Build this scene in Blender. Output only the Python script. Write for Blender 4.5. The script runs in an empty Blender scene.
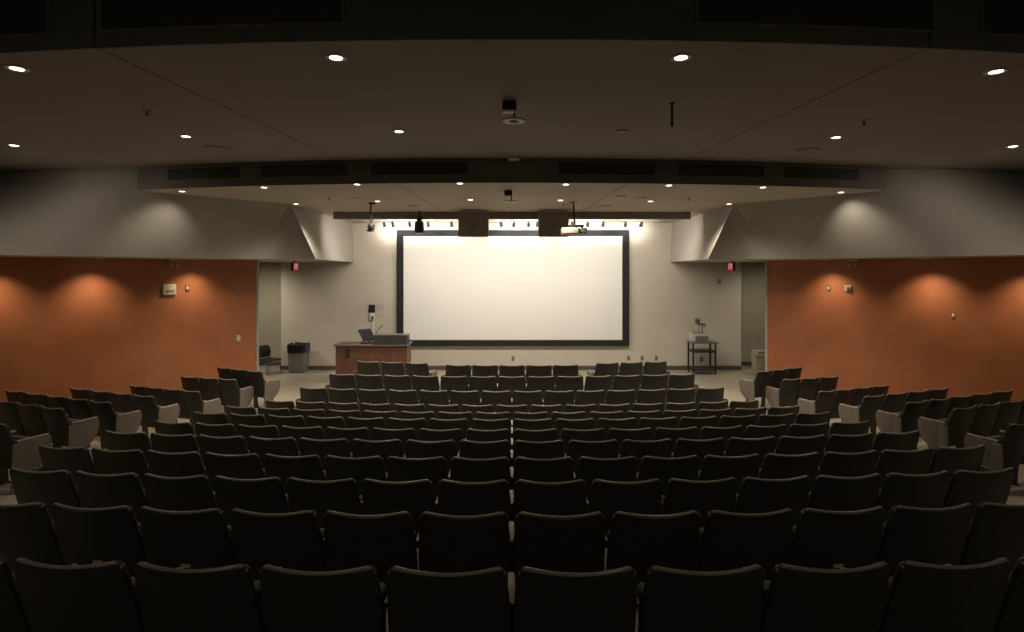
import bpy, bmesh, math, random
from mathutils import Vector, Matrix
random.seed(7)
S = bpy.context.scene
COL = S.collection
PI = math.pi
F = 570.0            # focal length in pixels of a 1024 px wide frame
EYE = 2.78           # eye height above the stage floor
YC = 33.5            # centre of the concentric seating / ceiling arcs (0, YC)
R_UP = YC - 4.07     # rear fascia radius
R_LO = YC - 8.47     # front fascia radius
ZU, ZL, ZS, ZT = 4.44, 4.09, 3.0, 5.0
WALL_Y = 15.85

# ------------------------------------------------------------------ materials
def mat(name, col, rough=0.6, noise=0.0, nscale=8.0, bump=0.0, bscale=60.0, metal=0.0, emit=None, estr=0.0, spec=0.5, stretch=None):
    m = bpy.data.materials.new(name); m.use_nodes = True
    nt = m.node_tree; b = nt.nodes['Principled BSDF']
    b.inputs['Base Color'].default_value = (*col, 1)
    b.inputs['Roughness'].default_value = rough
    b.inputs['Metallic'].default_value = metal
    b.inputs['Specular IOR Level'].default_value = spec
    tc = nt.nodes.new('ShaderNodeTexCoord'); mp = nt.nodes.new('ShaderNodeMapping')
    nt.links.new(tc.outputs['Object'], mp.inputs['Vector'])
    if stretch: mp.inputs['Scale'].default_value = stretch
    if noise > 0:
        n = nt.nodes.new('ShaderNodeTexNoise'); n.inputs['Scale'].default_value = nscale; n.inputs['Detail'].default_value = 5
        nt.links.new(mp.outputs['Vector'], n.inputs['Vector'])
        r = nt.nodes.new('ShaderNodeValToRGB')
        r.color_ramp.elements[0].position = .3; r.color_ramp.elements[1].position = .7
        r.color_ramp.elements[0].color = (*[c*(1-noise) for c in col], 1)
        r.color_ramp.elements[1].color = (*[min(1, c*(1+noise)) for c in col], 1)
        nt.links.new(n.outputs['Fac'], r.inputs['Fac']); nt.links.new(r.outputs['Color'], b.inputs['Base Color'])
    if bump > 0:
        n2 = nt.nodes.new('ShaderNodeTexNoise'); n2.inputs['Scale'].default_value = bscale; n2.inputs['Detail'].default_value = 3
        nt.links.new(mp.outputs['Vector'], n2.inputs['Vector'])
        bp = nt.nodes.new('ShaderNodeBump'); bp.inputs['Strength'].default_value = bump; bp.inputs['Distance'].default_value = .01
        nt.links.new(n2.outputs['Fac'], bp.inputs['Height']); nt.links.new(bp.outputs['Normal'], b.inputs['Normal'])
    if emit:
        b.inputs['Emission Color'].default_value = (*emit, 1); b.inputs['Emission Strength'].default_value = estr
    return m

M = {}
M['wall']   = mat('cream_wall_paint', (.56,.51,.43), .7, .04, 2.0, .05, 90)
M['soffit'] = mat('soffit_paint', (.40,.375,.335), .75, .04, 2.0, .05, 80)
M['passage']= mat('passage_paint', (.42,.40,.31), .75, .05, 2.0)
M['red']    = mat('terracotta_wall_paint', (.39,.135,.055), .6, .07, 3.0, .06, 120)
M['darkwall'] = mat('dark_rear_wall', (.10,.09,.08), .8, .05, 3)
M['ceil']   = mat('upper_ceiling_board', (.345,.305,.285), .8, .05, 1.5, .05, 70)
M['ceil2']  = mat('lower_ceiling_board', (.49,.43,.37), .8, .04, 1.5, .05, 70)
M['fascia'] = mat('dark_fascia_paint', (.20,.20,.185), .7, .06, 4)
M['grille'] = mat('black_grille', (.085,.083,.076), .6, .1, 20)
M['grframe']= mat('grille_frame', (.24,.235,.215), .6, .05, 20)
M['lip']    = mat('brown_grey_paint', (.30,.26,.228), .7, .05, 6)
M['seam']   = mat('ceiling_joint', (.19,.165,.15), .9)
M['floor']  = mat('vinyl_floor', (.40,.365,.29), .28, .06, 3.0, .03, 40)
M['base']   = mat('baseboard_rubber', (.085,.08,.075), .5, .05, 10)
M['shell']  = mat('dark_seat_plastic', (.024,.023,.019), .5, .15, 14.0, .15, 220)
M['rim_lit'] = mat('rim_highlight', (.26,.22,.17), .38, .1, 20.0)  # lit top edge of the backs put into a paler rim colour
M['cush']   = mat('grey_seat_fabric', (.11,.105,.092), .85, .15, 40, .3, 300)
M['arm']    = mat('tan_armrest', (.33,.275,.22), .4, .08, 18)
M['panel']  = mat('grey_brown_laminate', (.135,.113,.092), .5, .08, 12, stretch=(1,1,.3))
M['steel']  = mat('dark_steel', (.030,.028,.025), .45, .1, 20, metal=.3)
M['plate']  = mat('tan_number_plate', (.42,.34,.22), .5, .05, 20)
M['screen'] = mat('matte_white_screen', (.82,.81,.77), .9, .01, 2)
M['black']  = mat('black_plastic', (.016,.016,.017), .45, .1, 30)
M['velvet'] = mat('black_screen_border', (.012,.012,.014), .85, .1, 30)
M['white']  = mat('white_plastic', (.66,.63,.55), .45, .03, 10)
M['paper']  = mat('paper_sheet', (.50,.465,.39), .9, .03, 10)
M['paperpale']  = mat('paper_pale', (.47,.42,.39), .9, .03, 10)
M['cherry'] = mat('cherry_wood_laminate', (.135,.060,.042), .4, .22, 5.0, stretch=(4,4,.5))
M['greylam']= mat('grey_laminate', (.045,.041,.037), .5, .08, 8)
M['top']    = mat('worktop_laminate', (.14,.125,.11), .4, .06, 12)
M['bingrey']= mat('grey_bin_plastic', (.15,.145,.13), .5, .06, 8)
M['bag']    = mat('black_bin_liner', (.010,.010,.011), .3, .2, 20, .6, 30)
M['beige']  = mat('beige_bin_plastic', (.34,.30,.235), .5, .05, 8)
M['oldgrey']= mat('pale_grey_metal', (.50,.48,.42), .45, .05, 12, metal=.1)
M['midgrey']= mat('mid_grey_metal', (.16,.155,.14), .45, .05, 12, metal=.2)
M['chrome'] = mat('chrome_steel', (.45,.43,.40), .25, .04, 20, metal=1)
M['brown']  = mat('brown_plate', (.12,.095,.06), .5, .05, 20)
M['ivory']  = mat('ivory_plate', (.60,.55,.43), .5, .03, 20)
M['outlet'] = mat('taupe_outlet', (.27,.25,.19), .5, .03, 20)
M['lens']   = mat('glowing_lens', (1,.95,.88), .5, emit=(1,.93,.82), estr=7)
M['lensdim']= mat('unlit_lens', (.32,.29,.25), .3, .1, 40)
M['bulb']   = mat('track_bulb_glow', (1,.95,.9), .5, emit=(1,.95,.88), estr=25)
M['exitred']= mat('exit_face_red', (.55,.06,.07), .5, emit=(1,.10,.14), estr=.22)
M['exitlet']= mat('exit_letters', (.9,.7,.7), .5, emit=(1,.55,.55), estr=.3)

# ------------------------------------------------------------------ mesh helpers
def add_box(bm, c, s, rot=None, bev=0.0, seg=2):
    mm = Matrix.Translation(Vector(c))
    if rot: mm = mm @ rot.to_4x4()
    r = bmesh.ops.create_cube(bm, size=1.0, matrix=mm @ Matrix.Diagonal((*s, 1)))
    if bev > 0:
        es = list({e for v in r['verts'] for e in v.link_edges})
        bmesh.ops.bevel(bm, geom=es, offset=bev, segments=seg, affect='EDGES', profile=.5)

def add_cyl(bm, p0, p1, r0, r1=None, n=16, cap=True):
    p0, p1 = Vector(p0), Vector(p1); d = p1-p0
    r1 = r0 if r1 is None else r1
    q = Vector((0,0,1)).rotation_difference(d.normalized()).to_matrix().to_4x4()
    bmesh.ops.create_cone(bm, cap_ends=cap, segments=n, radius1=r0, radius2=r1, depth=d.length,
                          matrix=Matrix.Translation((p0+p1)/2) @ q)

def add_tube(bm, pts, r, n=8):
    """one continuous tube through the points"""
    pts = [Vector(p) for p in pts]; rings = []
    for i, p in enumerate(pts):
        d = (pts[min(i+1, len(pts)-1)] - pts[max(i-1, 0)]).normalized()
        q = Vector((0,0,1)).rotation_difference(d)
        rings.append([bm.verts.new(p + q @ Vector((r*math.cos(2*PI*k/n), r*math.sin(2*PI*k/n), 0))) for k in range(n)])
    for a, b in zip(rings, rings[1:]):
        for k in range(n): bm.faces.new((a[k], a[(k+1)%n], b[(k+1)%n], b[k]))
    bm.faces.new(rings[0][::-1]); bm.faces.new(rings[-1])

def add_prism(bm, poly, axis, a, b, bev=0.0):
    """extrude a 2-D polygon; axis 'x': poly is (y,z); 'z': poly is (x,y); 'y': (x,z)"""
    def P(u, v, w): return {'x': (w,u,v), 'z': (u,v,w), 'y': (u,w,v)}[axis]
    A = [bm.verts.new(P(u, v, a)) for u, v in poly]; B = [bm.verts.new(P(u, v, b)) for u, v in poly]
    n = len(poly); fs = [bm.faces.new(A), bm.faces.new(B[::-1])]
    for i in range(n): fs.append(bm.faces.new((A[i], B[i], B[(i+1)%n], A[(i+1)%n])))
    bmesh.ops.recalc_face_normals(bm, faces=fs)
    if bev > 0:
        es = list(set(fs[0].edges) | set(fs[1].edges))
        bmesh.ops.bevel(bm, geom=es, offset=bev, segments=2, affect='EDGES', profile=.5)

def add_lathe(bm, prof, n=20, origin=(0,0,0)):
    o = Vector(origin); rings = []
    for r, z in prof:
        rings.append([bm.verts.new(o + Vector((r*math.cos(2*PI*k/n), r*math.sin(2*PI*k/n), z))) for k in range(n)])
    for a, b in zip(rings, rings[1:]):
        for k in range(n): bm.faces.new((a[k], a[(k+1)%n], b[(k+1)%n], b[k]))
    bm.faces.new(rings[0][::-1]); bm.faces.new(rings[-1])

def obj(name, bm, m, parent=None, loc=None, smooth=35):
    me = bpy.data.meshes.new(name)
    bmesh.ops.recalc_face_normals(bm, faces=bm.faces[:])
    bm.to_mesh(me); bm.free()
    if smooth:
        me.polygons.foreach_set('use_smooth', [True]*len(me.polygons))
        me.set_sharp_from_angle(angle=math.radians(smooth))
    me.materials.append(m)
    o = bpy.data.objects.new(name, me); COL.objects.link(o)
    if parent: o.parent = parent
    if loc: o.location = loc
    return o

def tag(o, label, cat, group=None):
    o['label'] = label; o['category'] = cat
    if group: o['group'] = group
    return o

def thing(name, label, cat, loc=(0,0,0), rotz=0.0, group=None):
    o = bpy.data.objects.new(name, None); COL.objects.link(o)
    o.empty_display_size = .1
    o.location = loc; o.rotation_euler = (0,0,rotz)
    return tag(o, label, cat, group)

def struct(name, bm, m, smooth=35):
    o = obj(name, bm, m, smooth=smooth); o['kind'] = 'structure'; return o

def dup(root, loc, rotz, label, group=None, scale=(1,1,1)):
    r = root.copy(); COL.objects.link(r); r.location = loc; r.rotation_euler = (0,0,rotz); r.scale = scale
    r['label'] = label
    if group: r['group'] = group
    for ch in list(root.children):
        c = ch.copy(); COL.objects.link(c); c.parent = r
        for g in list(ch.children):
            d = g.copy(); COL.objects.link(d); d.parent = c
    return r

def arc_y(x, R): return YC - math.sqrt(R*R - x*x)

def arc_slab(bm, x0, x1, z0, z1, R, o0, o1, n):
    """curved slab on the arc of radius R between two radial offsets (positive = toward the viewer)"""
    cols = []
    for i in range(n+1):
        x = x0 + (x1-x0)*i/n; a = math.asin(x/R)
        def P(o, z): return bm.verts.new(((R+o)*math.sin(a), YC-(R+o)*math.cos(a), z))
        cols.append([P(o0,z0), P(o1,z0), P(o1,z1), P(o0,z1)])
    for a, b in zip(cols, cols[1:]):
        for k in range(4): bm.faces.new((a[k], a[(k+1)%4], b[(k+1)%4], b[k]))
    bm.faces.new(cols[0][::-1]); bm.faces.new(cols[-1])

def NB(): return bmesh.new()

# ------------------------------------------------------------------ seating rows: distance and floor level
ROW_D = [2.43 + .848*i for i in range(12)]
ROW_DELTA = [1.27, 1.393, 1.518, 1.63, 1.736, 1.857, 1.959, 2.08, 2.175, 2.128, 2.029, 1.954]
CH = .83
ROW_Z = [EYE - d - CH - .012 for d in ROW_DELTA]

def floor_z(t):
    if t <= ROW_D[0]: return min(ROW_Z[0] + (ROW_D[0]-t)*.145, 1.25)
    if t >= ROW_D[-1]: return max(ROW_Z[-1], -.004) if t < ROW_D[-1]+.2 else 0.0
    k = (t-ROW_D[0])/.848; i = min(int(k), 10); f = k-i
    return ROW_Z[i]*(1-f) + ROW_Z[i+1]*f

def floor_at(x, y):
    t = YC - math.hypot(x, YC-y)
    s = min(1, max(0, (abs(x)-4.6)/.8)); s = s*s*(3-2*s)
    return floor_z(t - .35*s)

# ------------------------------------------------------------------ room shell
bm = NB()
xs = [-14 + .4*i for i in range(71)]; ys = [-4 + .212*i for i in range(100)]
vs = [[bm.verts.new((x, y, floor_at(x, y))) for y in ys] for x in xs]
for i in range(len(xs)-1):
    for j in range(len(ys)-1):
        bm.faces.new((vs[i][j], vs[i+1][j], vs[i+1][j+1], vs[i][j+1]))
struct('floor', bm, M['floor'], smooth=60)

bm = NB(); add_box(bm, (-.025, WALL_Y+.1, 2.35), (12.79, .2, 4.7)); struct('wall_front', bm, M['wall'])
for s, nm in ((-1, 'left'), (1, 'right')):
    # passage beside the front wall
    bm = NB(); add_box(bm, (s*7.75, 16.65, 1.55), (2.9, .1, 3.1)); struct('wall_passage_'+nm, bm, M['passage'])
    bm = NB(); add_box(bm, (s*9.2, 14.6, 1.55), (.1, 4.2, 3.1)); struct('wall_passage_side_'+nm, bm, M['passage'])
    # terracotta side wall
    p0, p1 = Vector((s*5.81, 12.95)), Vector((s*12.75, 4.42))
    d = (p1-p0).normalized(); nrm = Vector((s*.8, .6))
    bm = NB(); add_prism(bm, [tuple(p0), tuple(p1), tuple(p1+nrm*.15), tuple(p0+nrm*.15)], 'z', -.6, ZS)
    struct('wall_'+nm, bm, M['red'])
    q0, q1 = p0 - d*.055, p0 - d*.001
    bm = NB(); add_prism(bm, [tuple(q0+nrm*-.012), tuple(q1+nrm*-.012), tuple(q1+nrm*.16), tuple(q0+nrm*.16)], 'z', 0, ZS)
    struct('trim_1' if s < 0 else 'trim_2', bm, M['soffit'])
    bm = NB(); add_box(bm, (s*13.6, .3, 2.4), (2.6, 8.3, 6.0)); struct('wall_rear_side_'+nm, bm, M['darkwall'])
    # baseboards
    bm = NB(); add_box(bm, (s*7.75, 16.59, .055), (2.8, .02, .11)); struct('baseboard_passage_'+nm, bm, M['base'])
bm = NB(); add_box(bm, (-.025, WALL_Y-.008, .06), (12.79, .016, .12)); struct('baseboard_front', bm, M['base'])
bm = NB(); add_box(bm, (0, -4.1, 2.8), (30, .2, 6)); struct('wall_back', bm, M['darkwall'])

# ceilings
def strip(bm, x0, x1, n, near, far, z):
    c = []
    for i in range(n+1):
        x = x0 + (x1-x0)*i/n
        c.append((bm.verts.new((x, near(x), z)), bm.verts.new((x, far(x), z))))
    for a, b in zip(c, c[1:]): bm.faces.new((a[0], a[1], b[1], b[0]))
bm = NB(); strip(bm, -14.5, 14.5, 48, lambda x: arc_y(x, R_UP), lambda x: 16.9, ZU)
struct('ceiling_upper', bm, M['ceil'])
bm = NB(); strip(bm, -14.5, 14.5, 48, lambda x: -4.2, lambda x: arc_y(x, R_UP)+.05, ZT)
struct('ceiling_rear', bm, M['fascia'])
def lowfar(x): return 12.86
SL = 4.03
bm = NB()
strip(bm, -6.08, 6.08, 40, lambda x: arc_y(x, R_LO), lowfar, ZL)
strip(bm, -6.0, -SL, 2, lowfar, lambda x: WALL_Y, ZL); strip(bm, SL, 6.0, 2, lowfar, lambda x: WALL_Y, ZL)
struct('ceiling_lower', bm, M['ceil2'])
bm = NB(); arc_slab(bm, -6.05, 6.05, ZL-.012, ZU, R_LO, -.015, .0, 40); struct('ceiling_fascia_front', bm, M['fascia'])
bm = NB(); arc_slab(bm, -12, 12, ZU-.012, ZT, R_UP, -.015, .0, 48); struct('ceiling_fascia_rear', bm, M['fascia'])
bm = NB(); add_box(bm, (0, 12.90, ZL-.075), (2*SL, .10, .17)); struct('ceiling_slot_lip', bm, M['lip'])

# soffits along both sides (leaning faces, folded near the stage)
for s, nm in ((-1, 'left'), (1, 'right')):
    def V(x, y, z): return Vector((-s*x, y, z))
    K, W = V(-4.40, 11.29, ZL+.02), V(-4.45, WALL_Y, ZL+.02)
    B1, B2, WB = V(-5.07, 11.30, ZS), V(-4.00, 11.62, ZS), V(-4.40, WALL_Y, ZS)
    def bez(a, b, c, n): return [a*(1-k)**2 + b*2*k*(1-k) + c*k*k for k in [q/n for q in range(n+1)]]
    top = [V(-12.2, 10.9, ZU), V(-10.4, 10.2, ZU), V(-8.78, 9.72, ZU)] + bez(V(-7.7, 9.44, ZU), V(-6.0, 8.96, ZU), V(-5.15, 10.28, ZU), 12) + [V(-4.80, 10.76, ZL+.22), K]
    n_ = len(top)
    bot0 = [V(-9.2, 5.5, ZS)] + bez(V(-7.45, 8.30, ZS), V(-6.46, 9.95, ZS), B1, 20)
    cum = [0]
    for p, q in zip(bot0, bot0[1:]): cum.append(cum[-1] + (q-p).length)
    def along(u):
        d = u*cum[-1]
        for i in range(len(cum)-1):
            if d <= cum[i+1] + 1e-9: return bot0[i].lerp(bot0[i+1], (d-cum[i])/(cum[i+1]-cum[i]))
        return bot0[-1]
    # the foot of each top point: matched by its view direction from the hall's centre line
    def foot(p):
        best = min(range(401), key=lambda q: abs(along(q/400).x*p.y - p.x*along(q/400).y))
        return along(best/400)
    bot = [V(-9.2, 5.5, ZS), V(-8.3, 6.94, ZS)] + [foot(p) for p in top[2:-1]] + [B1]
    B = [V(-9.2, 5.5, ZS), V(-7.45, 8.30, ZS), V(-6.95, 9.15, ZS), V(-6.40, 9.98, ZS)]
    bm = NB()
    def ruled(Ta, Tb, Ba, Bb, n=3, m=6):
        g = [[bm.verts.new((Ta.lerp(Tb, i/n)).lerp(Ba.lerp(Bb, i/n), j/m)) for j in range(m+1)] for i in range(n+1)]
        for i in range(n):
            for j in range(m): bm.faces.new((g[i][j], g[i+1][j], g[i+1][j+1], g[i][j+1]))
    for i in range(n_-1): ruled(top[i], top[i+1], bot[i], bot[i+1])
    bm.faces.new([bm.verts.new(p) for p in (K, B1, B2)])
    ruled(K, W, B2, WB, 6)
    bmesh.ops.remove_doubles(bm, verts=bm.verts[:], dist=.002)
    struct('soffit_wall_'+nm, bm, M['soffit'], smooth=16)
    bm = NB()
    poly = bot0 + [B2, WB, V(-9.2, WALL_Y, ZS), V(-9.2, 16.7, ZS), V(-14, 16.7, ZS), V(-14, 4, ZS)]
    bm.faces.new([bm.verts.new(p) for p in poly]); struct('ceiling_soffit_'+nm, bm, M['soffit'])
    # ceiling joints
    for (x0, y0, x1, y1, z, k) in ((3.1, 4.25, 2.62, 8.40, ZU, 3), (1.75, 8.7, 1.55, 12.8, ZL, 5)):
        bm = NB(); dx, dy = x1-x0, y1-y0; L = math.hypot(dx, dy); w = .007
        n_ = (-dy/L*w, dx/L*w)
        add_prism(bm, [(s*(x0+n_[0]), y0+n_[1]), (s*(x1+n_[0]), y1+n_[1]), (s*(x1-n_[0]), y1-n_[1]), (s*(x0-n_[0]), y0-n_[1])], 'z', z-.003, z+.001)
        struct('trim_%d' % (k + (0 if s < 0 else 1)), bm, M['seam'])
    bm = NB(); a = math.asin(3.1/R_UP)
    add_box(bm, (s*R_UP*math.sin(a), YC-R_UP*math.cos(a)-.003, ZU+.28), (.012, .012, .55)); struct('trim_%d' % (7 if s < 0 else 8), bm, M['grille'])

# ------------------------------------------------------------------ air grilles in the fascias
def px_arc(px, R):
    k = (px-512)/F; lo, hi = 0, 20
    x = 0
    for _ in range(40): x = k*arc_y(x, R)
    return x
def vent(px0, px1, z0, z1, R, label):
    x0, x1 = px_arc(px0, R), px_arc(px1, R)
    xm = (x0+x1)/2
    base = Vector((xm, arc_y(xm, R), z0))
    t = thing('ceiling_vent', label, 'air vent', base, 0, 'air vents in the ceiling bulkheads')
    def part(name, bm, m):
        o = obj(name, bm, m, t); o.data.transform(Matrix.Translation(-base)); return o
    f = .022
    bm = NB()
    arc_slab(bm, x0-f, x1+f, z1, z1+f, R, 0, .012, 14); arc_slab(bm, x0-f, x1+f, z0-f, z0, R, 0, .012, 14)
    arc_slab(bm, x0-f, x0, z0, z1, R, 0, .012, 2); arc_slab(bm, x1, x1+f, z0, z1, R, 0, .012, 2)
    part('frame', bm, M['grframe'])
    bm = NB(); arc_slab(bm, x0, x1, z0, z1, R, .001, .003, 14)
    n = 6
    for i in range(n):
        zz = z0 + (z1-z0)*(i+.5)/n
        arc_slab(bm, x0, x1, zz-.006, zz+.004, R, .003, .010, 14)
    part('louver', bm, M['grille'])
o6 = ['at the far left end', 'second from the left end', 'just left of the middle', 'just right of the middle', 'second from the right end', 'at the far right end']
for (a, b), w in zip(((168,241), (261,348), (371,468), (558,655), (678,764), (784,859)), o6):
    vent(a, b, 4.205, 4.385, R_LO, 'dark slatted air vent in the curved bulkhead over the stage, ' + w)
for (a, b), w in zip(((-60,48), (102,342), (698,932), (982,1090)), ('cut by the left frame edge', 'left of the middle', 'right of the middle', 'cut by the right frame edge')):
    vent(a, b, 4.56, 4.86, R_UP, 'dark slatted air vent in the nearest overhead bulkhead, ' + w)

# ------------------------------------------------------------------ lights
WARM = (1.0, .86, .68)
def spot(loc, target, power, size, blend=1.0, color=WARM, radius=.05):
    L = bpy.data.lights.new('spot_lamp', 'SPOT'); L.energy = power; L.color = color
    L.spot_size = math.radians(size); L.spot_blend = blend; L.shadow_soft_size = radius
    o = bpy.data.objects.new('spot_lamp', L); COL.objects.link(o); o.location = loc
    d = Vector(target)-Vector(loc); o.rotation_euler = d.to_track_quat('-Z', 'Y').to_euler()
    return o

def downlight_proto(r, lensm):
    t = thing('ceiling_downlight', '', 'ceiling light', (0,0,0), 0, 'recessed ceiling downlights')
    bm = NB(); add_lathe(bm, [(r, -.001), (r+.022, -.001), (r+.022, -.007), (r+.012, -.012), (r, -.008)], 24)
    obj('trim_ring', bm, M['white'] if lensm == 'lens' else M['lip'], t)
    bm = NB(); add_lathe(bm, [(r, -.003), (r*.8, -.008), (r*.3, -.010)], 24); obj('lens', bm, M[lensm], t)
    return t
def at_z(px, py, z):
    D = F*(z-EYE)/(270-py); return ((px-512)*D/F, D)
UP1 = [(17,68),(336,57),(681,57),(996,71)]
UP2 = [(14,145),(186,136),(399,131),(622,131),(836,137),(1013,146)]
LO1 = [(182,191),(264,187),(357,184),(460,183),(566,184),(669,185),(763,187),(841,192)]
LO2 = [(296,203.7),(377.5,201),(470.4,199.4),(560.4,200),(650.4,201),(729,203.7)]
ORD = ['first','second','third','fourth','fifth','sixth','seventh','eighth']
protos = {}
def downlight(r, lensm, loc, label):
    k = (r, lensm)
    if k not in protos:
        t = downlight_proto(r, lensm); t.location = loc; t['label'] = label; protos[k] = t; return t
    return dup(protos[k], loc, 0, label)
for i, (px, py) in enumerate(UP1):
    x, y = at_z(px, py, ZU); downlight(.062, 'lens', (x, y, ZU), 'glowing round downlight in the upper ceiling near the rear bulkhead, %s from the left' % ORD[i])
    spot((x, y, ZU-.03), (x, y, 0), 35, 110)
for i, (px, py) in enumerate(UP2):
    x, y = at_z(px, py, ZU); lit = i != 3
    downlight(.06, 'lens' if lit else 'lensdim', (x, y, ZU), ('glowing round downlight in the upper ceiling row nearer the stage, %s from the left' % ORD[i]) if lit else 'unlit round downlight in the upper ceiling, right of the middle')
    if lit: spot((x, y, ZU-.03), (x, y + (1.6 if i in (0, 5) else 0), 0), 38 if i in (0, 5) else 95, 165 if i in (0, 5) else 120, .7)
for i, (px, py) in enumerate(LO1):
    x, y = at_z(px, py, ZL); downlight(.055, 'lens', (x, y, ZL), 'glowing downlight just behind the curved bulkhead edge over the stage, %s from the left' % ORD[i])
    if i in (0, 7): spot((x, y, ZL-.03), (x*1.15, y+.5, 2.8), 36, 92)
    elif i in (1, 6): spot((x, y, ZL-.03), (x*1.2, 11.3, .3), 270, 90)
    else: spot((x, y, ZL-.03), (x, y, 0), 125, 120)
for i, (px, py) in enumerate(LO2):
    x, y = at_z(px, py, ZL); downlight(.055, 'lens', (x, y, ZL), 'glowing downlight in the lower ceiling row nearer the screen, %s from the left' % ORD[i])
    q = .88 if i in (0, 5) else 1.0
    spot((x*q, y - (.22 if q < 1 else 0), ZL-.03), (x*q, y, 0), 225, 125)
for s in (-1, 1):
    for i, (x, y) in enumerate([( (5.86 + .8077*(12.95-yy)) - .36, yy - .24) for yy in (9.42, 10.52, 11.86)]):
        downlight(.05, 'lens', (s*x, y, ZS), 'small downlight under the %s soffit washing the terracotta wall, %s from the stage' % ('left' if s < 0 else 'right', ORD[2-i]))
        spot((s*x, y, ZS-.03), (s*(x+.10), y+.08, 0), (70, 70, 66)[i], 116, 1.0, (1.0, .80, .55))

# ------------------------------------------------------------------ auditorium chairs
HW = .266
def back_mesh(hw=HW):
    bm = NB(); nu, nv = 14, 10; z0, z1, lean, th = .27, CH, .165, .032
    def P(u, v, f):
        rc = .03                                            # rounded corners
        z = z0 + (z1-z0)*v
        w = hw - .016*max(0, (v-.62)/.38)
        top = z1 - z; bot = z - z0; inset = 0
        for d in (top, bot):
            if d < rc: inset = max(inset, rc - math.sqrt(max(0, rc*rc-(rc-d)**2)))
        zz = z - (.018*(1-u*u))*v
        y = lean*(1-v) + .036*u*u + f*th
        return Vector((u*(w-inset), y, zz))
    vv = [0, .006, .02, .05, .2, .4, .6, .75, .88, .947, .960, .975, .988, .996, 1]
    grids = []
    for f in (0, 1):
        grids.append([[bm.verts.new(P(-1+2*i/nu, v, f)) for i in range(nu+1)] for v in vv])
    for g in grids:
        for j in range(len(vv)-1):
            for i in range(nu): bm.faces.new((g[j][i], g[j][i+1], g[j+1][i+1], g[j+1][i]))
    def loop(g): return g[0][:] + [r[-1] for r in g[1:]] + g[-1][-2::-1] + [r[0] for r in g[-2:0:-1]]
    a, b = loop(grids[0]), loop(grids[1])
    cen = Vector((0, 0, .55)); mid = []
    for p, q in zip(a, b):
        m_ = (p.co+q.co)/2; d = Vector((m_.x*1.2 if abs(m_.x) > .2 else 0, 0, 1 if m_.z > .75 else (-1 if m_.z < .3 else 0)))
        if d.length > 0: d.normalize()
        mid.append(bm.verts.new(m_ + d*.007))
    n = len(a)
    for i in range(n):
        bm.faces.new((a[i], a[(i+1)%n], mid[(i+1)%n], mid[i])); bm.faces.new((mid[i], mid[(i+1)%n], b[(i+1)%n], b[i]))
    return bm
def rim_mesh(hw=HW):
    """rounded top edging along the back, its pale tone a painted highlight"""
    bm = NB(); pts = []
    n = 18
    for i in range(n+1):
        u = -1 + 2*i/n
        z = CH - .018*(1-u*u) + .006
        x = u*(hw-.018)
        if abs(u) > .86:
            k = (abs(u)-.86)/.14; z -= .030*k*k*k
        pts.append((x, .036*u*u + .015, z))
    add_tube(bm, pts, .0095, 8)
    return bm
def seat_mesh():
    bm = NB(); rot = Matrix.Rotation(math.radians(76), 3, 'X')
    add_box(bm, (0, .335, .405), (.44, .36, .10), rot, .03, 3)
    return bm
def leg_mesh(x):
    bm = NB()
    add_prism(bm, [(.14,-.06),(.40,-.06),(.40,-.01),(.34,.03),(.30,.60),(.20,.60),(.24,.03),(.14,-.01)], 'x', x-.008, x+.008)
    return bm
def arm_mesh(x, L=.33):
    bm = NB(); add_box(bm, (x, .145+L/2, .612), (.036, L, .026), None, .009, 2); return bm
def panel_mesh(x, w=.03):
    bm = NB(); pts = [(.13,.597),(.475,.597),(.482,.54),(.478,.48),(.462,.42),(.435,.36),(.395,.305),(.345,.262),(.29,.235),(.23,.22),(.19,.23),(.165,.28),(.145,.40)]
    add_prism(bm, pts, 'x', x-w/2, x+w/2, .008); return bm
def stand_mesh(x):
    bm = NB(); add_prism(bm, [(.05,-.06),(.20,-.06),(.185,.598),(.075,.598)], 'x', x-.012, x+.012, .004); return bm

GRP = 'fixed auditorium chairs'
def make_chair(left_end=False, right_end=False, plate=False):
    t = thing('auditorium_chair', 'proto', 'chair', (0,0,0), 0, GRP)
    b = obj('backrest', back_mesh(), M['shell'], t)
    obj('rim', rim_mesh(), M['rim_lit'], b)
    obj('seat', seat_mesh(), M['cush'], t)
    obj('armrest', arm_mesh(-.28, .33 if left_end else .27), M['arm'], t); obj('leg', leg_mesh(-.28), M['steel'], t)
    if left_end:
        obj('end_panel', panel_mesh(-.313), M['panel'], t)
        obj('end_stand', stand_mesh(-.342), M['panel'], t)
    if right_end:
        obj('armrest', arm_mesh(.28, .33), M['arm'], t); obj('leg', leg_mesh(.28), M['steel'], t)
        obj('end_panel', panel_mesh(.313), M['panel'], t); obj('end_stand', stand_mesh(.342), M['panel'], t)
    if plate:
        bm = NB(); z = .462; add_box(bm, (0, .165*(1-(z-.27)/.56)-.006, z), (.062, .008, .024), None, .002, 1)
        obj('number_plate', bm, M['plate'], t)
    return t
P_CH = {}
used = set()
def chair(x, y, z, rz, label, le=False, re=False, plate=False, sc=1.0):
    x += .03*math.sin(rz); y -= .03*math.cos(rz)
    k = (le, re, plate)
    if k not in P_CH: P_CH[k] = make_chair(*k)
    if k not in used:
        used.add(k); t = P_CH[k]; t.location = (x, y, z); t.rotation_euler = (0,0,rz); t.scale = (sc,1,1); t['label'] = label
        return t
    return dup(P_CH[k], (x, y, z), rz, label, None, (sc,1,1))

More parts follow.
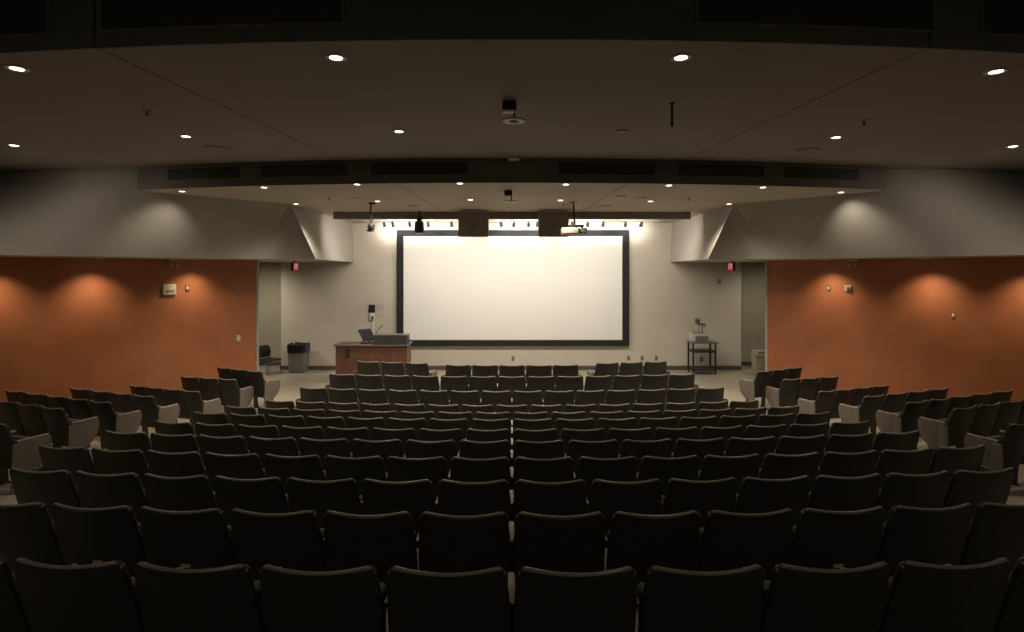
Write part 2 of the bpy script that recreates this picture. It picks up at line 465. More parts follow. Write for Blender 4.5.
ROWN = ['twelfth','eleventh','tenth','ninth','eighth','seventh','sixth','fifth','fourth','third','second','front']
PITCH = .56
N_HALF = [5, 6, 7, 8, 8, 8, 8, 8]
N_ODD = {8: 15, 9: None, 10: 13}
def nth(k): return ORD[k]
for i in range(12):
    R = YC - ROW_D[i]; z = ROW_Z[i]
    rn = 'front row' if i == 11 else '%s row from the stage' % ROWN[i]
    if i == 11: continue
    if i <= 7:
        ks = [k+.5 for k in range(-N_HALF[i], N_HALF[i])]; full = i >= 3
    elif i == 9: ks = [k+.5 for k in range(-7, 7)]; full = True
    else:
        h = (N_ODD[i]-1)//2; ks = list(range(-h, h+1)); full = True
    for j, k in enumerate(ks):
        a = k*PITCH/R; x, y = R*math.sin(a), YC-R*math.cos(a)
        side = 'left' if k < 0 else 'right'
        if k == 0: where = 'middle seat'
        else: where = '%s seat %s of %s' % (nth(int(math.ceil(abs(k)))-1), side, 'the centre line' if k != int(k) else 'the middle seat')
        lab = 'black chair, centre block, %s, %s' % (rn, where)
        plate = (i == 1 and k in (-4.5, -3.5, -2.5, 2.5, 3.5))
        chair(x, y, z, a, lab, full and j == 0, full and j == len(ks)-1, plate)
# front row: five chairs in the middle, three turned inward on each side
for j in range(5):
    k = j-2; R = YC-ROW_D[11]; a = k*PITCH/R
    w = ['second seat left of the middle seat', 'first seat left of the middle seat', 'middle seat', 'first seat right of the middle seat', 'second seat right of the middle seat'][j]
    chair(R*math.sin(a), YC-R*math.cos(a), ROW_Z[11], a, 'black chair, front row middle group of five, ' + w, j == 0, j == 4)
for s in (-1, 1):
    a0, b0 = Vector((s*1.78, 12.0)), Vector((s*3.36, 12.28))
    d = (b0-a0).normalized(); ang = math.atan2(d.y, d.x) if s > 0 else math.atan2(-d.y, -d.x)
    for j in range(3):
        p = a0 + d*(.25+.545*j)
        le, re = (j == 2, j == 0) if s < 0 else (j == 0, j == 2)
        chair(p.x, p.y, ROW_Z[11], ang, 'black chair, front row %s group of three, %s' % ('left' if s < 0 else 'right', ['inner seat', 'middle seat', 'outer seat'][j]), le, re, False, .97)
# side blocks: measured aisle end and wall end of each row, on the left; mirrored for the right
SIDE = {10: ((-5.06, 11.45), (-6.22, 12.0), 3), 9: ((-5.41, 11.13), (-6.68, 11.48), 3), 8: ((-5.65, 10.25), (-7.28, 10.84), 4),
        7: ((-5.94, 9.41), (-7.87, 10.13), 4), 6: ((-5.98, 8.46), (-8.36, 9.38), 5), 5: ((-6.07, 7.67), (-8.0, 8.41), 4), 4: ((-5.74, 6.43), (-6.66, 6.78), 2)}
SROW = {10: 'front', 9: 'second', 8: 'third', 7: 'fourth', 6: 'fifth', 5: 'sixth', 4: 'seventh'}
for i, (A, B, n) in SIDE.items():
    for s in (-1, 1):
        sh = .10 if s > 0 else 0
        a0, b0 = Vector((-s*A[0]*1.0 - s*sh, A[1])), Vector((-s*B[0] - s*sh, B[1]))
        d = b0-a0; L = d.length; d.normalize(); p_ = (L+.06)/n
        ang = math.atan2(d.y, d.x) if s > 0 else math.atan2(-d.y, -d.x)
        for j in range(n):
            p = a0 + d*(-.03 + p_*(j+.5))
            end = j == 0
            w = 'aisle seat' if j == 0 else ('wall-end seat' if j == n-1 and i > 5 else '%s seat from the aisle' % nth(j))
            chair(p.x, p.y, ROW_Z[i], ang, 'dark grey chair, %s side block, %s row of the block, %s' % ('left' if s < 0 else 'right', SROW[i], w),
                  end and s > 0, end and s < 0, False, p_/PITCH)
for k, t in P_CH.items():
    if k not in used: raise RuntimeError('unused chair')

# ------------------------------------------------------------------ projection screen
t = thing('projection_screen', 'large white projection screen with black border on the front wall', 'projection screen', (0, WALL_Y, .67))
def zpx(py, D): return EYE - (py-270)*D/F
SX0, SX1, SZ0, SZ1 = -3.19, 3.24, zpx(346, 15.75), zpx(230, 15.75)
bw, bh = .19, .165
def sp(name, bm, m):
    o = obj(name, bm, m, t); o.data.transform(Matrix.Translation(-t.location)); return o
bm = NB(); add_box(bm, ((SX0+SX1)/2, 15.775, (SZ0+SZ1)/2), (SX1-SX0-.36, .02, SZ1-SZ0-.30)); sp('screen_surface', bm, M['screen'])
for (x0, x1, z0, z1) in ((SX0, SX1, SZ1-bh, SZ1), (SX0, SX1, SZ0, SZ0+bh), (SX0, SX0+bw, SZ0+bh, SZ1-bh), (SX1-bw, SX1, SZ0+bh, SZ1-bh)):
    bm = NB(); add_box(bm, ((x0+x1)/2, 15.79, (z0+z1)/2), (x1-x0, .10, z1-z0), None, .008, 1); sp('border', bm, M['velvet'])

# track rail + spotlights over the screen
TY, TZ = 15.3, 4.05
bm = NB(); add_box(bm, (0, TY, TZ+.03), (7.6, .03, .025))
for x in (-3.2, 0, 3.2): add_cyl(bm, (x, TY, TZ+.03), (x, TY, ZU), .008)
tag(obj('track_rail', bm, M['white']), 'thin white lighting track hung above the projection screen', 'lighting track')
def track_proto():
    t = thing('track_spotlight', '', 'spotlight', (0,0,0), 0, 'spotlights on the track above the screen')
    bm = NB(); add_cyl(bm, (0,0,.018), (0,.01,-.035), .008); obj('bracket', bm, M['midgrey'], t)
    bm = NB(); add_cyl(bm, (0,-.045,.0), (0,.055,-.085), .034, .046, 16); obj('lamp_head', bm, M['midgrey'], t)
    bm = NB(); add_cyl(bm, (0,.0551,-.0851), (0,.058,-.088), .038, .038, 16); obj('lens', bm, M['bulb'], t)
    return t
TXs = [-3.43, -3.2, -2.75, -2.25, -1.62, -.29, .05, .45, .68, 1.62, 2.03, 2.45, 3.05, 3.47]
tp = None
for i, x in enumerate(TXs):
    lab = 'small track spotlight above the screen, %s from the left end of the track' % (ORD + ['ninth','tenth','eleventh','twelfth','thirteenth','fourteenth'])[i]
    if tp is None: tp = track_proto(); tp.location = (x, TY, TZ); tp['label'] = lab
    else: dup(tp, (x, TY, TZ), 0, lab)
    spot((x, TY+.075, TZ-.10), (x, WALL_Y, 3.95), 15, 125, .8, (1, .94, .86), .03)

scr_fill = bpy.data.lights.new('screen_fill_light', 'AREA'); scr_fill.shape = 'RECTANGLE'; scr_fill.size = 7.2; scr_fill.size_y = .12; scr_fill.energy = 205; scr_fill.color = (1, .90, .77)  # unseen area light added behind the lip to brighten the screen evenly
scr_fill_o = bpy.data.objects.new('screen_fill_light', scr_fill); COL.objects.link(scr_fill_o); scr_fill_o.location = (0, 13.02, 4.0)
scr_fill_o.rotation_euler = (Vector((0, WALL_Y, 1.0)) - Vector((0, 13.02, 4.0))).to_track_quat('-Z', 'Y').to_euler()
for s in (-1, 1):
    downlight(.05, 'lens', (s*7.2, 14.7, ZS), 'small added downlight under the %s soffit to brighten the passage' % ('left' if s < 0 else 'right'))  # hidden fixture and spot added to brighten the dark passage
    spot((s*7.2, 14.7, ZS-.03), (s*7.0, 16.2, 0), 150 if s < 0 else 75, 130)
    for x in (2.6, 7.2): spot((s*x, -1.5, ZT-.05), (s*x, 1.5, 0), 55, 130)  # unseen rear spots added to lift the near seat backs

# hanging loudspeakers at the slot lip
for x, w in ((-.87, 'left'), (.935, 'right')):
    t = thing('hanging_loudspeaker', 'grey-brown loudspeaker hanging over the screen top, %s one of two' % w, 'loudspeaker', (x*.972, 12.43, 3.50), 0, 'loudspeakers hanging over the screen')
    bm = NB(); add_prism(bm, [(.0,.0),(.33,.06),(.30,.545),(-.07,.53)], 'x', -.325, .325, .01); obj('cabinet', bm, M['lip'], t)
    bm = NB(); rot = Matrix.Rotation(math.radians(7.5), 3, 'X'); add_box(bm, (0, -.039, .265), (.56, .012, .44), rot, .004, 1); obj('front_grille', bm, M['lip'], t)
    bm = NB(); add_cyl(bm, (0, -.045, .27), (0, -.052, .2705), .055, .05, 20); obj('emblem', bm, M['fascia'], t)

# ceiling projector
t = thing('ceiling_projector', 'white projector hanging on a black pole from the lower ceiling', 'projector', (1.19, 11.0, ZL))
bm = NB(); add_cyl(bm, (0,0,0), (0,0,-.015), .07); add_cyl(bm, (0,0,-.01), (.02,0,-.44), .017, .017, 12); obj('pole', bm, M['black'], t)
bm = NB(); add_box(bm, (.04, 0, -.46), (.30, .24, .03), None, .006, 1)
for x in (-.08, .04, .16): add_box(bm, (x, 0, -.49), (.025, .22, .05))
obj('mount_bracket', bm, M['black'], t)
bm = NB(); add_box(bm, (-.075, 0, -.565), (.33, .34, .125), None, .02, 3); obj('body', bm, M['beige'], t)
bm = NB(); add_box(bm, (.17, .02, -.56), (.15, .30, .11), None, .015, 2); obj('side_panel', bm, M['midgrey'], t)
bm = NB(); add_cyl(bm, (-.12, .16, -.565), (-.12, .22, -.565), .05, .045, 20); obj('lens', bm, M['black'], t)

# PTZ camera / spot on an arm
t = thing('ceiling_camera', 'black camera hanging on a jointed arm left of the screen', 'camera', (-2.74, 11.1, ZL))
bm = NB(); add_box(bm, (.02, 0, -.015), (.13, .10, .03), None, .006, 1); obj('ceiling_plate', bm, M['black'], t)
bm = NB(); add_tube(bm, [(0,0,-.02), (-.01,0,-.12), (-.025,0,-.22), (-.015,0,-.33), (.0,0,-.42)], .017, 10); add_tube(bm, [(.02,0,-.2), (.035,0,-.29), (.01,0,-.40)], .007, 8); obj('arm', bm, M['black'], t)
bm = NB(); add_box(bm, (0, 0, -.47), (.11, .16, .12), None, .02, 2); add_cyl(bm, (0,-.08,-.48), (0,-.13,-.49), .04, .045, 16); obj('camera_body', bm, M['black'], t)
bm = NB(); add_cyl(bm, (.0, -.13, -.49), (0,-.134,-.4905), .026); obj('lens', bm, M['chrome'], t)
bm = NB(); add_box(bm, (-.02, 0, -.545), (.13, .13, .03), None, .008, 1); obj('base_ring', bm, M['midgrey'], t)

# dome camera
t = thing('hanging_dome_camera', 'grey dome-shaped housing hanging in front of the screen top, left part', 'camera', (-2.05, 12.60, ZL))
bm = NB(); add_cyl(bm, (0,0,0), (0,0,-.20), .016); obj('stem', bm, M['black'], t)
bm = NB(); add_cyl(bm, (0,0,-.15), (0,0,-.23), .055, .055, 16); add_cyl(bm, (.05,0,-.13), (.05,0,-.2), .018); obj('bracket', bm, M['black'], t)
bm = NB(); add_lathe(bm, [(.03,-.22),(.075,-.235),(.10,-.27),(.105,-.36),(.11,-.47),(.105,-.49)], 24); obj('housing', bm, M['greylam'], t)
bm = NB(); add_lathe(bm, [(.10,-.49),(.085,-.50),(.05,-.512),(.01,-.515)], 24); obj('cover_ring', bm, M['white'], t)

# round discs hanging below small boxes
def sensor(px, py, z, sc, label):
    x, y = at_z(px, py, z)
    t = thing('ceiling_sensor', label, 'ceiling sensor', (x, y, z)); t.scale = (sc,)*3
    bm = NB(); add_box(bm, (-.045, 0, -.045), (.135, .10, .085), None, .006, 1); obj('junction_box', bm, M['black'], t)
    bm = NB(); add_box(bm, (-.045, -.01, -.098), (.14, .11, .022), None, .004, 1); obj('lower_plate', bm, M['white'], t)
    bm = NB(); add_cyl(bm, (0,0,-.10), (.012,0,-.182), .011); obj('stem', bm, M['midgrey'], t)
    bm = NB(); add_lathe(bm, [(.03,-.172),(.115,-.178),(.118,-.19),(.105,-.197),(.07,-.194),(.05,-.190)], 28); obj('disc', bm, M['white'], t)
    bm = NB(); add_lathe(bm, [(.045,-.189),(.04,-.198),(.015,-.202)], 20); obj('disc_centre', bm, M['lip'], t)
sensor(514, 102, ZU, 1.0, 'pale round disc hanging under a dark box from the upper ceiling')
sensor(511, 190.5, ZL, .95, 'pale disc under a dark box on the lower ceiling before the screen')

def disc(px, py, z, r, m, name, label, cat, prof=None, group=None):
    x, y = at_z(px, py, z); bm = NB()
    add_lathe(bm, prof or [(r, -.001), (r, -.010), (r*.92, -.016), (r*.3, -.017)], 28)
    return tag(obj(name, bm, m, loc=(x, y, z)), label, cat, group)
t_ = disc(514, 157.2, ZU, .095, M['white'], 'smoke_detector', 'white smoke detector on the upper ceiling at the curved bulkhead', 'smoke detector', [(.095,-.001),(.095,-.03),(.08,-.045),(.03,-.05)])
disc(217, 148, ZU, .165, M['ceil'], 'ceiling_speaker', 'flat round speaker in the upper ceiling, left of the middle', 'ceiling speaker', None, 'flush round ceiling speakers')
disc(807, 150, ZU, .165, M['ceil'], 'ceiling_speaker', 'flat round speaker in the upper ceiling, right of the middle', 'ceiling speaker', None, 'flush round ceiling speakers')
for px, py, r, lb in ((413.7,205.6,.12,'beside the hanging camera'), (606,206,.11,'right of the projector pole'), (641.7,198,.11,'above the right end of the screen'), (567.5,204.4,.10,'just left of the projector pole'), (355.6,198,.09,'toward the left soffit'), (621.6,196,.08,'behind the bulkhead, over the screen right')):
    disc(px, py, ZL, r, M['ceil2'] if r < .115 else M['soffit'], 'ceiling_speaker', 'flat round speaker in the lower ceiling, ' + lb, 'ceiling speaker', None, 'flush round ceiling speakers')
disc(508, 206.8, ZL, .055, M['white'], 'smoke_detector', 'tiny white detector on the lower ceiling above the slot lip', 'smoke detector', [(.055,-.001),(.05,-.02),(.02,-.026)])

# hanging rod and sprinklers
x, y = at_z(672, 103, ZU)
bm = NB(); add_cyl(bm, (0,0,0), (0,0,-.01), .03); add_cyl(bm, (0,0,-.005), (0,0,-.235), .013)
tag(obj('hanging_rod', bm, M['black'], loc=(x, y, ZU)), 'thin black rod hanging from the upper ceiling right of the middle', 'hanging rod')
def sprinkler(px, py, z, lab):
    x, y = at_z(px, py, z)
    t = thing('ceiling_sprinkler', lab, 'sprinkler', (x, y, z), 0, 'ceiling sprinkler heads')
    bm = NB(); add_lathe(bm, [(.045,-.001),(.042,-.006),(.012,-.012)], 18); obj('flange', bm, M['lip'], t)
    bm = NB(); add_cyl(bm, (0,0,-.01), (0,0,-.05), .008); obj('stem', bm, M['black'], t)
    bm = NB(); add_cyl(bm, (0,0,-.048), (0,0,-.053), .02); obj('deflector', bm, M['black'], t)
sprinkler(147, 110, ZU, 'dark sprinkler head under the upper ceiling, left')
sprinkler(864, 120, ZU, 'dark sprinkler head under the upper ceiling, right')
sprinkler(328.5, 197.5, ZL, 'dark sprinkler head under the lower ceiling, left')
sprinkler(688.7, 197.4, ZL, 'dark sprinkler head under the lower ceiling, right')

# ------------------------------------------------------------------ podium
PX0, PX1, PY0, PY1, PZ = -4.32, -2.56, 13.9, 14.55, 1.0
t = thing('lectern_desk', 'wide cherry wood lectern desk with grey riser at the front wall', 'lectern', ((PX0+PX1)/2, (PY0+PY1)/2, -.045))
W2, D2 = (PX1-PX0)/2, (PY1-PY0)/2
bm = NB(); add_box(bm, (0, 0, .5), (2*W2-.02, 2*D2-.04, .94), None, .004, 1); obj('cabinet', bm, M['cherry'], t)
bm = NB(); add_box(bm, (0, 0, .04), (2*W2-.06, 2*D2-.06, .08)); obj('plinth', bm, M['black'], t)
bm = NB(); add_box(bm, (-.01, 0, .983), (2*W2+.06, 2*D2+.06, .034), None, .008, 2); obj('desk_top', bm, M['top'], t)
bm = NB(); add_box(bm, (W2-.42, -D2+.16, 1.115), (.84, .34, .228), None, .006, 1); obj('riser', bm, M['greylam'], t)
bm = NB(); add_box(bm, (W2-.42, -D2+.16, 1.234), (.86, .36, .014), None, .004, 1); obj('riser_top', bm, M['top'], t)
for z in (.845, .735):
    p = bm = NB(); add_box(bm, (-W2+.30, -D2+.012, z), (.115, .02, .085), None, .004, 1); pl = obj('vent_plate', bm, M['black'], t)
bm = NB(); add_box(bm, (W2-.01, -.1, .87), (.03, .12, .05), None, .006, 1); obj('side_latch', bm, M['chrome'], t)

t = thing('desk_monitor', 'black tilted monitor standing on the lectern desk', 'monitor', (-3.60, 14.2, .959), math.radians(50))
rot = Matrix.Rotation(math.radians(-44), 3, 'X')
bm = NB(); add_box(bm, (0, .02, .205), (.37, .03, .36), rot, .008, 2); obj('display', bm, M['velvet'], t)
bm = NB(); add_tube(bm, [(-.10,.06,.018), (-.07,.06,.10), (-.03,.05,.20)], .010, 8); add_tube(bm, [(.10,.06,.018), (.07,.06,.10), (.03,.05,.20)], .010, 8); obj('stand', bm, M['black'], t)
bm = NB(); add_box(bm, (0, .03, .010), (.30, .20, .014), None, .004, 1); obj('base', bm, M['black'], t)

t = thing('gooseneck_microphone', 'thin gooseneck microphone rising from the lectern desk', 'microphone', (-3.45, 14.35, .959))
bm = NB(); add_lathe(bm, [(.035,0),(.035,.012),(.015,.02)], 16); obj('base', bm, M['black'], t)
bm = NB(); add_tube(bm, [(0,0,.015),(.0,0,.15),(.03,0,.25),(.09,0,.33),(.16,0,.40)], .010, 8); obj('gooseneck', bm, M['brown'], t)
bm = NB(); add_cyl(bm, (.155,0,.395), (.205,0,.432), .014, .016, 12); obj('capsule', bm, M['midgrey'], t)
bm = NB(); add_box(bm, (0,0,.008), (.16,.10,.016), None, .005, 1)
tag(obj('control_pad', bm, M['midgrey'], loc=(-4.12, 14.15, .959)), 'small flat grey pad on the left end of the lectern desk', 'control pad')

# ------------------------------------------------------------------ wall fittings by the screen
def wall_box(name, px0, px1, py0, py1, d, m, label, cat, group=None, bev=.004):
    D = WALL_Y; x0, x1 = (px0-512)*D/F, (px1-512)*D/F; z1, z0 = zpx(py0, D), zpx(py1, D)
    bm = NB(); add_box(bm, (0, -d/2, 0), (x1-x0, d, z1-z0), None, bev, 1)
    return tag(obj(name, bm, m, loc=((x0+x1)/2, D, (z0+z1)/2)), label, cat, group)
t = wall_box('wall_panel_switch', 369, 375.2, 304.6, 312.3, .04, M['black'], 'black square panel on the front wall above the phone', 'wall panel')
t = thing('wall_phone', 'white wall phone left of the screen below the black panel', 'telephone', ((372-512)*WALL_Y/F, WALL_Y-.001, zpx(316.5, WALL_Y)))
t.name = 'wall_phone_mount'
bm = NB(); add_box(bm, (0, -.025, 0), (.14, .05, .20), None, .01, 2); obj('phone_body', bm, M['white'], t)
bm = NB(); add_box(bm, (.03, -.06, -.03), (.045, .03, .08), None, .008, 2); obj('handset', bm, M['black'], t)
bm = NB(); add_box(bm, (-.06, -.03, -.02), (.03, .05, .15), None, .008, 1); obj('side_bracket', bm, M['midgrey'], t)
wall_box('conduit_cord', 372.2, 374.2, 320.2, 342, .03, M['white'], 'white cable conduit running down the wall below the phone', 'conduit')
wall_box('wall_sign', 376.2, 383.6, 304.2, 311.4, .004, M['paperpale'], 'pale paper notice beside the black panel, upper of two', 'paper notice', 'paper notices by the screen', 0)
wall_box('wall_sign', 376.2, 383.4, 312.4, 318.0, .004, M['paper'], 'tan paper notice beside the white phone, lower of two', 'paper notice', 'paper notices by the screen', 0)
def outlet(px, py, where, D=WALL_Y):
    t = thing('wall_outlet', 'small taupe outlet low on the front wall, ' + where, 'outlet', ((px-512)*D/F, D, zpx(py, D)), 0, 'outlets on the front wall')
    bm = NB(); add_box(bm, (0, -.006, 0), (.085, .012, .135), None, .004, 1); obj('cover_plate', bm, M['outlet'], t)
    for z in (-.03, .03):
        bm = NB(); add_box(bm, (0, -.014, z), (.04, .006, .034), None, .004, 1); obj('socket', bm, M['brown'], t)
for px, py, w in ((513, 358.5, 'below the middle of the screen'), (628.5, 358, 'below the right corner of the screen'), (642, 358, 'second right of the screen'), (656.3, 358, 'third right of the screen'), (701.5, 359, 'behind the projector cart')):
    outlet(px, py, w)
t = thing('wall_outlet_box', 'small brown box high on the front wall right of the screen', 'wall box', ((719.2-512)*WALL_Y/F, WALL_Y, zpx(281.5, WALL_Y)))
bm = NB(); add_box(bm, (0,-.012,0), (.075,.024,.12), None, .005, 1); obj('cover_plate', bm, M['brown'], t)
bm = NB(); add_box(bm, (0,-.027,.01), (.035,.01,.05), None, .003, 1); obj('button_plate', bm, M['ivory'], t)

# ------------------------------------------------------------------ fittings on the terracotta walls
def red_at(px):
    """point of the terracotta wall seen at a pixel column (left wall; right is mirrored)"""
    s = -1 if px < 512 else 1
    k = -abs(px-512)/F; m_ = 6.94/8.53; Y = (5.81+m_*12.95)/(m_-k)
    return s, Vector((-s*k*Y*-1 if False else s*abs(k*Y), Y))
def red_thing(name, px, py, label, cat, group=None):
    s, p = red_at(px)
    n = Vector((-s*.778, -.628)); q = p + n*.002
    return thing(name, label, cat, (q.x, q.y, zpx(py, p.y)), (math.atan2(n.y, n.x) + PI/2), group)
t = red_thing('thermostat_mount', 169, 289.5, 'white square panel on the left terracotta wall', 'wall panel')
bm = NB(); add_box(bm, (0,-.02,0), (.245,.04,.215), None, .008, 2); obj('housing', bm, M['ivory'], t)
bm = NB(); add_box(bm, (.0,-.042,-.03), (.15,.006,.03), None, .002, 1); obj('grey_strip', bm, M['bingrey'], t)
bm = NB(); add_box(bm, (-.05,-.042,-.06), (.03,.006,.03), None, .002, 1); obj('key', bm, M['bingrey'], t)
def switch(px, py, w, h, label, m='ivory'):
    t = red_thing('light_switch', px, py, label, 'wall switch', 'switch plates on the terracotta walls')
    bm = NB(); add_box(bm, (0,-.007,0), (w,.014,h), None, .004, 1); obj('cover_plate', bm, M['brown'] if m == 'dark' else M['ivory'], t)
    bm = NB(); add_box(bm, (0,-.018,0), (w*.45,.010,h*.5), None, .003, 1); obj('toggle', bm, M['white'], t)
switch(187, 288, .075, .12, 'narrow plate with brown edge beside the white square panel', 'dark')
switch(238.3, 338.2, .085, .135, 'ivory switch plate low on the left wall by the passage')
switch(829, 288, .06, .115, 'narrow brown plate high on the right terracotta wall', 'dark')
switch(953.5, 316, .04, .075, 'tiny pale plate under the bright pool on the right wall')
t = red_thing('fire_strobe_mount', 848.5, 288.3, 'squat grey strobe box on the right terracotta wall', 'strobe')
bm = NB(); add_box(bm, (0,-.015,0), (.13,.03,.12), None, .006, 1); obj('housing', bm, M['oldgrey'], t)
bm = NB(); add_box(bm, (.01,-.04,-.005), (.06,.02,.07), None, .006, 1); obj('lens', bm, M['brown'], t)
for px, py, w in ((171, 261, 'left'), (855.5, 262.5, 'right')):
    s, p = red_at(px); n = Vector((-s*.8, -.6)); q = p + n*.10
    t = thing('emergency_spotlight', 'twin-headed emergency light under the soffit at the %s terracotta wall' % w, 'emergency light', (q.x, q.y, ZS), math.atan2(n.y, n.x)+PI/2, 'emergency lights under the soffits')
    bm = NB(); add_box(bm, (0,0,-.025), (.20,.10,.05), None, .008, 1); obj('housing', bm, M['lip'], t)
    for x in (-.06, .06):
        bm = NB(); add_cyl(bm, (x,.0,-.05), (x,-.02,-.09), .008); add_cyl(bm, (x,.02,-.11), (x,-.05,-.125), .032, .04, 16); obj('lamp_head', bm, M['lip'], t)

# exit signs hanging from the soffit ends
for s, px in ((-1, 291.2), (1, 735.3)):
    D = 14.0; X = (px-512)*D/F
    t = thing('exit_sign', 'red lit exit sign hanging beside the %s passage' % ('left' if s < 0 else 'right'), 'exit sign', (X + (-s)*.03, D+.15, ZS), 0, 'exit signs by the passages')
    bm = NB(); add_box(bm, (0,0,-.015), (.05,.10,.03)); obj('canopy', bm, M['black'], t)
    bm = NB(); add_box(bm, (0,0,-.135), (.06,.32,.22), None, .006, 1); obj('housing', bm, M['black'], t)
    for f in (-1, 1):
        bm = NB(); add_box(bm, (f*.031,0,-.135), (.004,.29,.19)); face = obj('sign_face', bm, M['exitred'], t)
        cu = bpy.data.curves.new('lettering', 'FONT'); cu.body = 'EXIT'; cu.size = .155; cu.align_x = 'CENTER'; cu.align_y = 'CENTER'; cu.extrude = .001
        o = bpy.data.objects.new('lettering', cu); COL.objects.link(o); o.parent = face
        o.location = (f*.0345, 0, -.135); o.rotation_euler = (PI/2, 0, PI/2 if f > 0 else -PI/2); o.scale = (.85, 1, 1)
        cu.materials.append(M['exitlet'])
        me = bpy.data.meshes.new_from_object(o); o2 = bpy.data.objects.new('lettering', me); COL.objects.link(o2); o2.parent = face
        o2.location = o.location; o2.rotation_euler = o.rotation_euler; o2.scale = o.scale; bpy.data.objects.remove(o)

# ------------------------------------------------------------------ bins, chair, cart
t = thing('trash_bin', 'grey bin with a black liner at the left end of the front wall', 'trash bin', (-5.80, 15.50, 0))
def taper_box(bm, w0, d0, w1, d1, z0, z1, bev=.015):
    A = [(-w0/2,-d0/2),(w0/2,-d0/2),(w0/2,d0/2),(-w0/2,d0/2)]; B = [(-w1/2,-d1/2),(w1/2,-d1/2),(w1/2,d1/2),(-w1/2,d1/2)]
    a = [bm.verts.new((*p, z0)) for p in A]; b = [bm.verts.new((*p, z1)) for p in B]
    bm.faces.new(a[::-1]); bm.faces.new(b)
    for i in range(4): bm.faces.new((a[i], a[(i+1)%4], b[(i+1)%4], b[i]))
    bmesh.ops.bevel(bm, geom=bm.edges[:], offset=bev, segments=2, affect='EDGES', profile=.5)
bm = NB(); taper_box(bm, .40, .39, .44, .43, 0, .62); obj('body', bm, M['bingrey'], t)
bm = NB(); nu = 28; rings = []
for z, k in ((.56,1.03),(.59,1.05),(.64,1.04),(.71,1.06),(.765,1.05),(.78,.99),(.74,.92),(.60,.88)):
    ring = []
    for i in range(nu):
        a = 2*PI*i/nu; c, s_ = math.cos(a), math.sin(a)
        q = (abs(c)**6 + abs(s_)**6)**(-1/6)
        j = 1 + random.uniform(-.02, .02)
        ring.append(bm.verts.new((c*q*.24*k*j, s_*q*.235*k*j, z + random.uniform(-.014, .014))))
    rings.append(ring)
for a, b in zip(rings, rings[1:]):
    for i in range(nu): bm.faces.new((a[i], a[(i+1)%nu], b[(i+1)%nu], b[i]))
bm.faces.new(rings[-1]); obj('bin_liner', bm, M['bag'], t)

t = thing('trash_bin', 'beige swing-top bin tucked behind the right terracotta wall', 'trash bin', (6.58, 15.15, 0))
bm = NB(); taper_box(bm, .30, .26, .34, .30, 0, .52); obj('body', bm, M['beige'], t)
bm = NB(); taper_box(bm, .38, .34, .36, .32, .50, .56, .01); obj('collar', bm, M['beige'], t)
bm = NB(); add_prism(bm, [(-.16,.55),(.16,.55),(.11,.64),(-.11,.64)], 'x', -.17, .17, .01); obj('lid', bm, M['beige'], t)
bm = NB(); add_box(bm, (0.02,-.142,.60), (.24,.012,.06), Matrix.Rotation(math.radians(-28), 3, 'X')); obj('flap', bm, M['brown'], t)

t = thing('side_chair', 'black side chair with metal legs beside the left passage', 'chair', (-6.52, 15.25, 0), math.radians(-122))
# local: front of the chair is +Y
bm = NB(); pts = [(-.21,.42),(.21,.42),(.235,.55),(.21,.68),(.14,.75),(-.14,.75),(-.21,.68),(-.235,.55)]
add_prism(bm, pts, 'y', -.25, -.215, .012); obj('backrest', bm, M['black'], t)
bm = NB(); add_box(bm, (0,.02,.385), (.48,.46,.05), None, .02, 3); obj('seat', bm, M['black'], t)
for x in (-.2, .2):
    bm = NB(); add_tube(bm, [(x,-.22,.36),(x,-.245,.45),(x,-.25,.55)], .012, 8); obj('back_support', bm, M['steel'], t)
    bm = NB(); add_tube(bm, [(x,.20,.36),(x,.23,.2),(x,.25,.0)], .012, 8); obj('leg', bm, M['chrome'], t)
    bm = NB(); add_tube(bm, [(x,-.18,.36),(x,-.22,.2),(x,-.26,.0)], .012, 8); obj('leg', bm, M['chrome'], t)

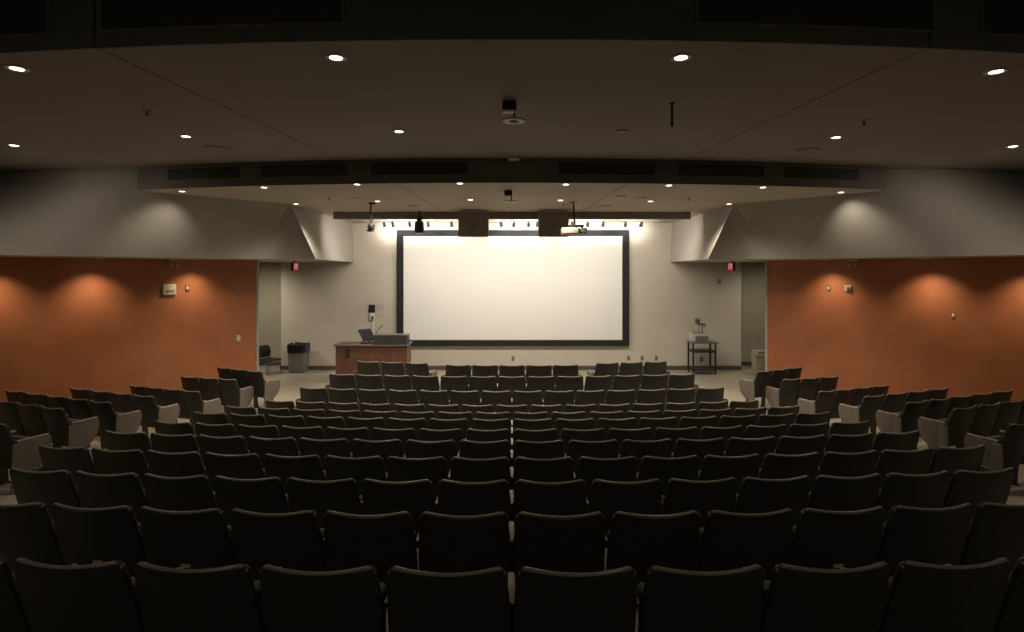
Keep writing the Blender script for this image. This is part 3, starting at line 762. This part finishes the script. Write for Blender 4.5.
t = thing('equipment_cart', 'black three-shelf cart by the front wall right of the screen', 'cart', (5.10, 15.32, 0))
w, dpt = .63, .44
bm = NB(); add_box(bm, (.02,0,.838), (w+.10, dpt+.04, .022), None, .006, 1); obj('top_shelf', bm, M['midgrey'], t)
bm = NB(); add_box(bm, (0,0,.61), (w, dpt, .05), None, .006, 1); obj('middle_shelf', bm, M['black'], t)
bm = NB(); add_box(bm, (0,0,.12), (w, dpt, .03), None, .006, 1); obj('bottom_shelf', bm, M['black'], t)
for x in (-1, 1):
    for y in (-1, 1):
        bm = NB(); add_box(bm, (x*(w/2-.02), y*(dpt/2-.02), .44), (.042,.042,.78), None, .004, 1); lg = obj('leg', bm, M['black'], t)
        bm = NB(); add_cyl(bm, (x*(w/2-.02)-.012, y*(dpt/2-.02), .03), (x*(w/2-.02)+.012, y*(dpt/2-.02), .03), .03, .03, 14); obj('caster', bm, M['black'], lg)

t = thing('overhead_projector', 'pale grey overhead projector with raised head on the black cart', 'overhead projector', (5.0, 15.30, .849))
bm = NB(); add_box(bm, (0,0,.135), (.44,.36,.21), None, .015, 2); add_box(bm, (0,0,.015), (.38,.30,.03)); obj('body', bm, M['oldgrey'], t)
bm = NB(); add_box(bm, (.04,-.183,.11), (.34,.006,.13), None, .002, 1); obj('front_panel', bm, M['bingrey'], t)
bm = NB(); add_box(bm, (0,0,.243), (.30,.28,.008)); obj('stage_glass', bm, M['midgrey'], t)
bm = NB(); add_tube(bm, [(.14,.12,.24),(.15,.12,.36),(.14,.10,.46)], .016, 8); add_tube(bm, [(.06,.12,.24),(.05,.12,.36),(.08,.1,.46)], .010, 8); add_tube(bm, [(.21,.1,.36),(.23,.1,.42),(.16,.1,.47)], .010, 8); obj('post', bm, M['midgrey'], t)
bm = NB(); add_box(bm, (.11,.06,.47), (.19,.12,.05), None, .012, 1); add_cyl(bm, (.0,.0,.45), (.0,.0,.50), .05, .045, 16); obj('head', bm, M['midgrey'], t)
bm = NB(); add_box(bm, (-.02,.01,.56), (.11,.10,.12), Matrix.Rotation(math.radians(20), 3, 'X'), .01, 1); obj('mirror', bm, M['brown'], t)

# ------------------------------------------------------------------ world + camera
w = bpy.data.worlds.new('world'); S.world = w; w.use_nodes = True
w.node_tree.nodes['Background'].inputs[0].default_value = (.02, .018, .016, 1)
w.node_tree.nodes['Background'].inputs[1].default_value = .3
S.view_settings.view_transform = 'Standard'; S.view_settings.look = 'None'
S.cycles.use_denoising = True
S.cycles.sample_clamp_indirect = 4.0
cam = bpy.data.cameras.new('camera'); co = bpy.data.objects.new('camera', cam); COL.objects.link(co)
co.location = (0, 0, EYE); co.rotation_euler = (PI/2, 0, 0)
cam.sensor_width = 36; cam.lens = 36*F/1024; cam.shift_y = -46/1024; cam.clip_start = .05
S.camera = co
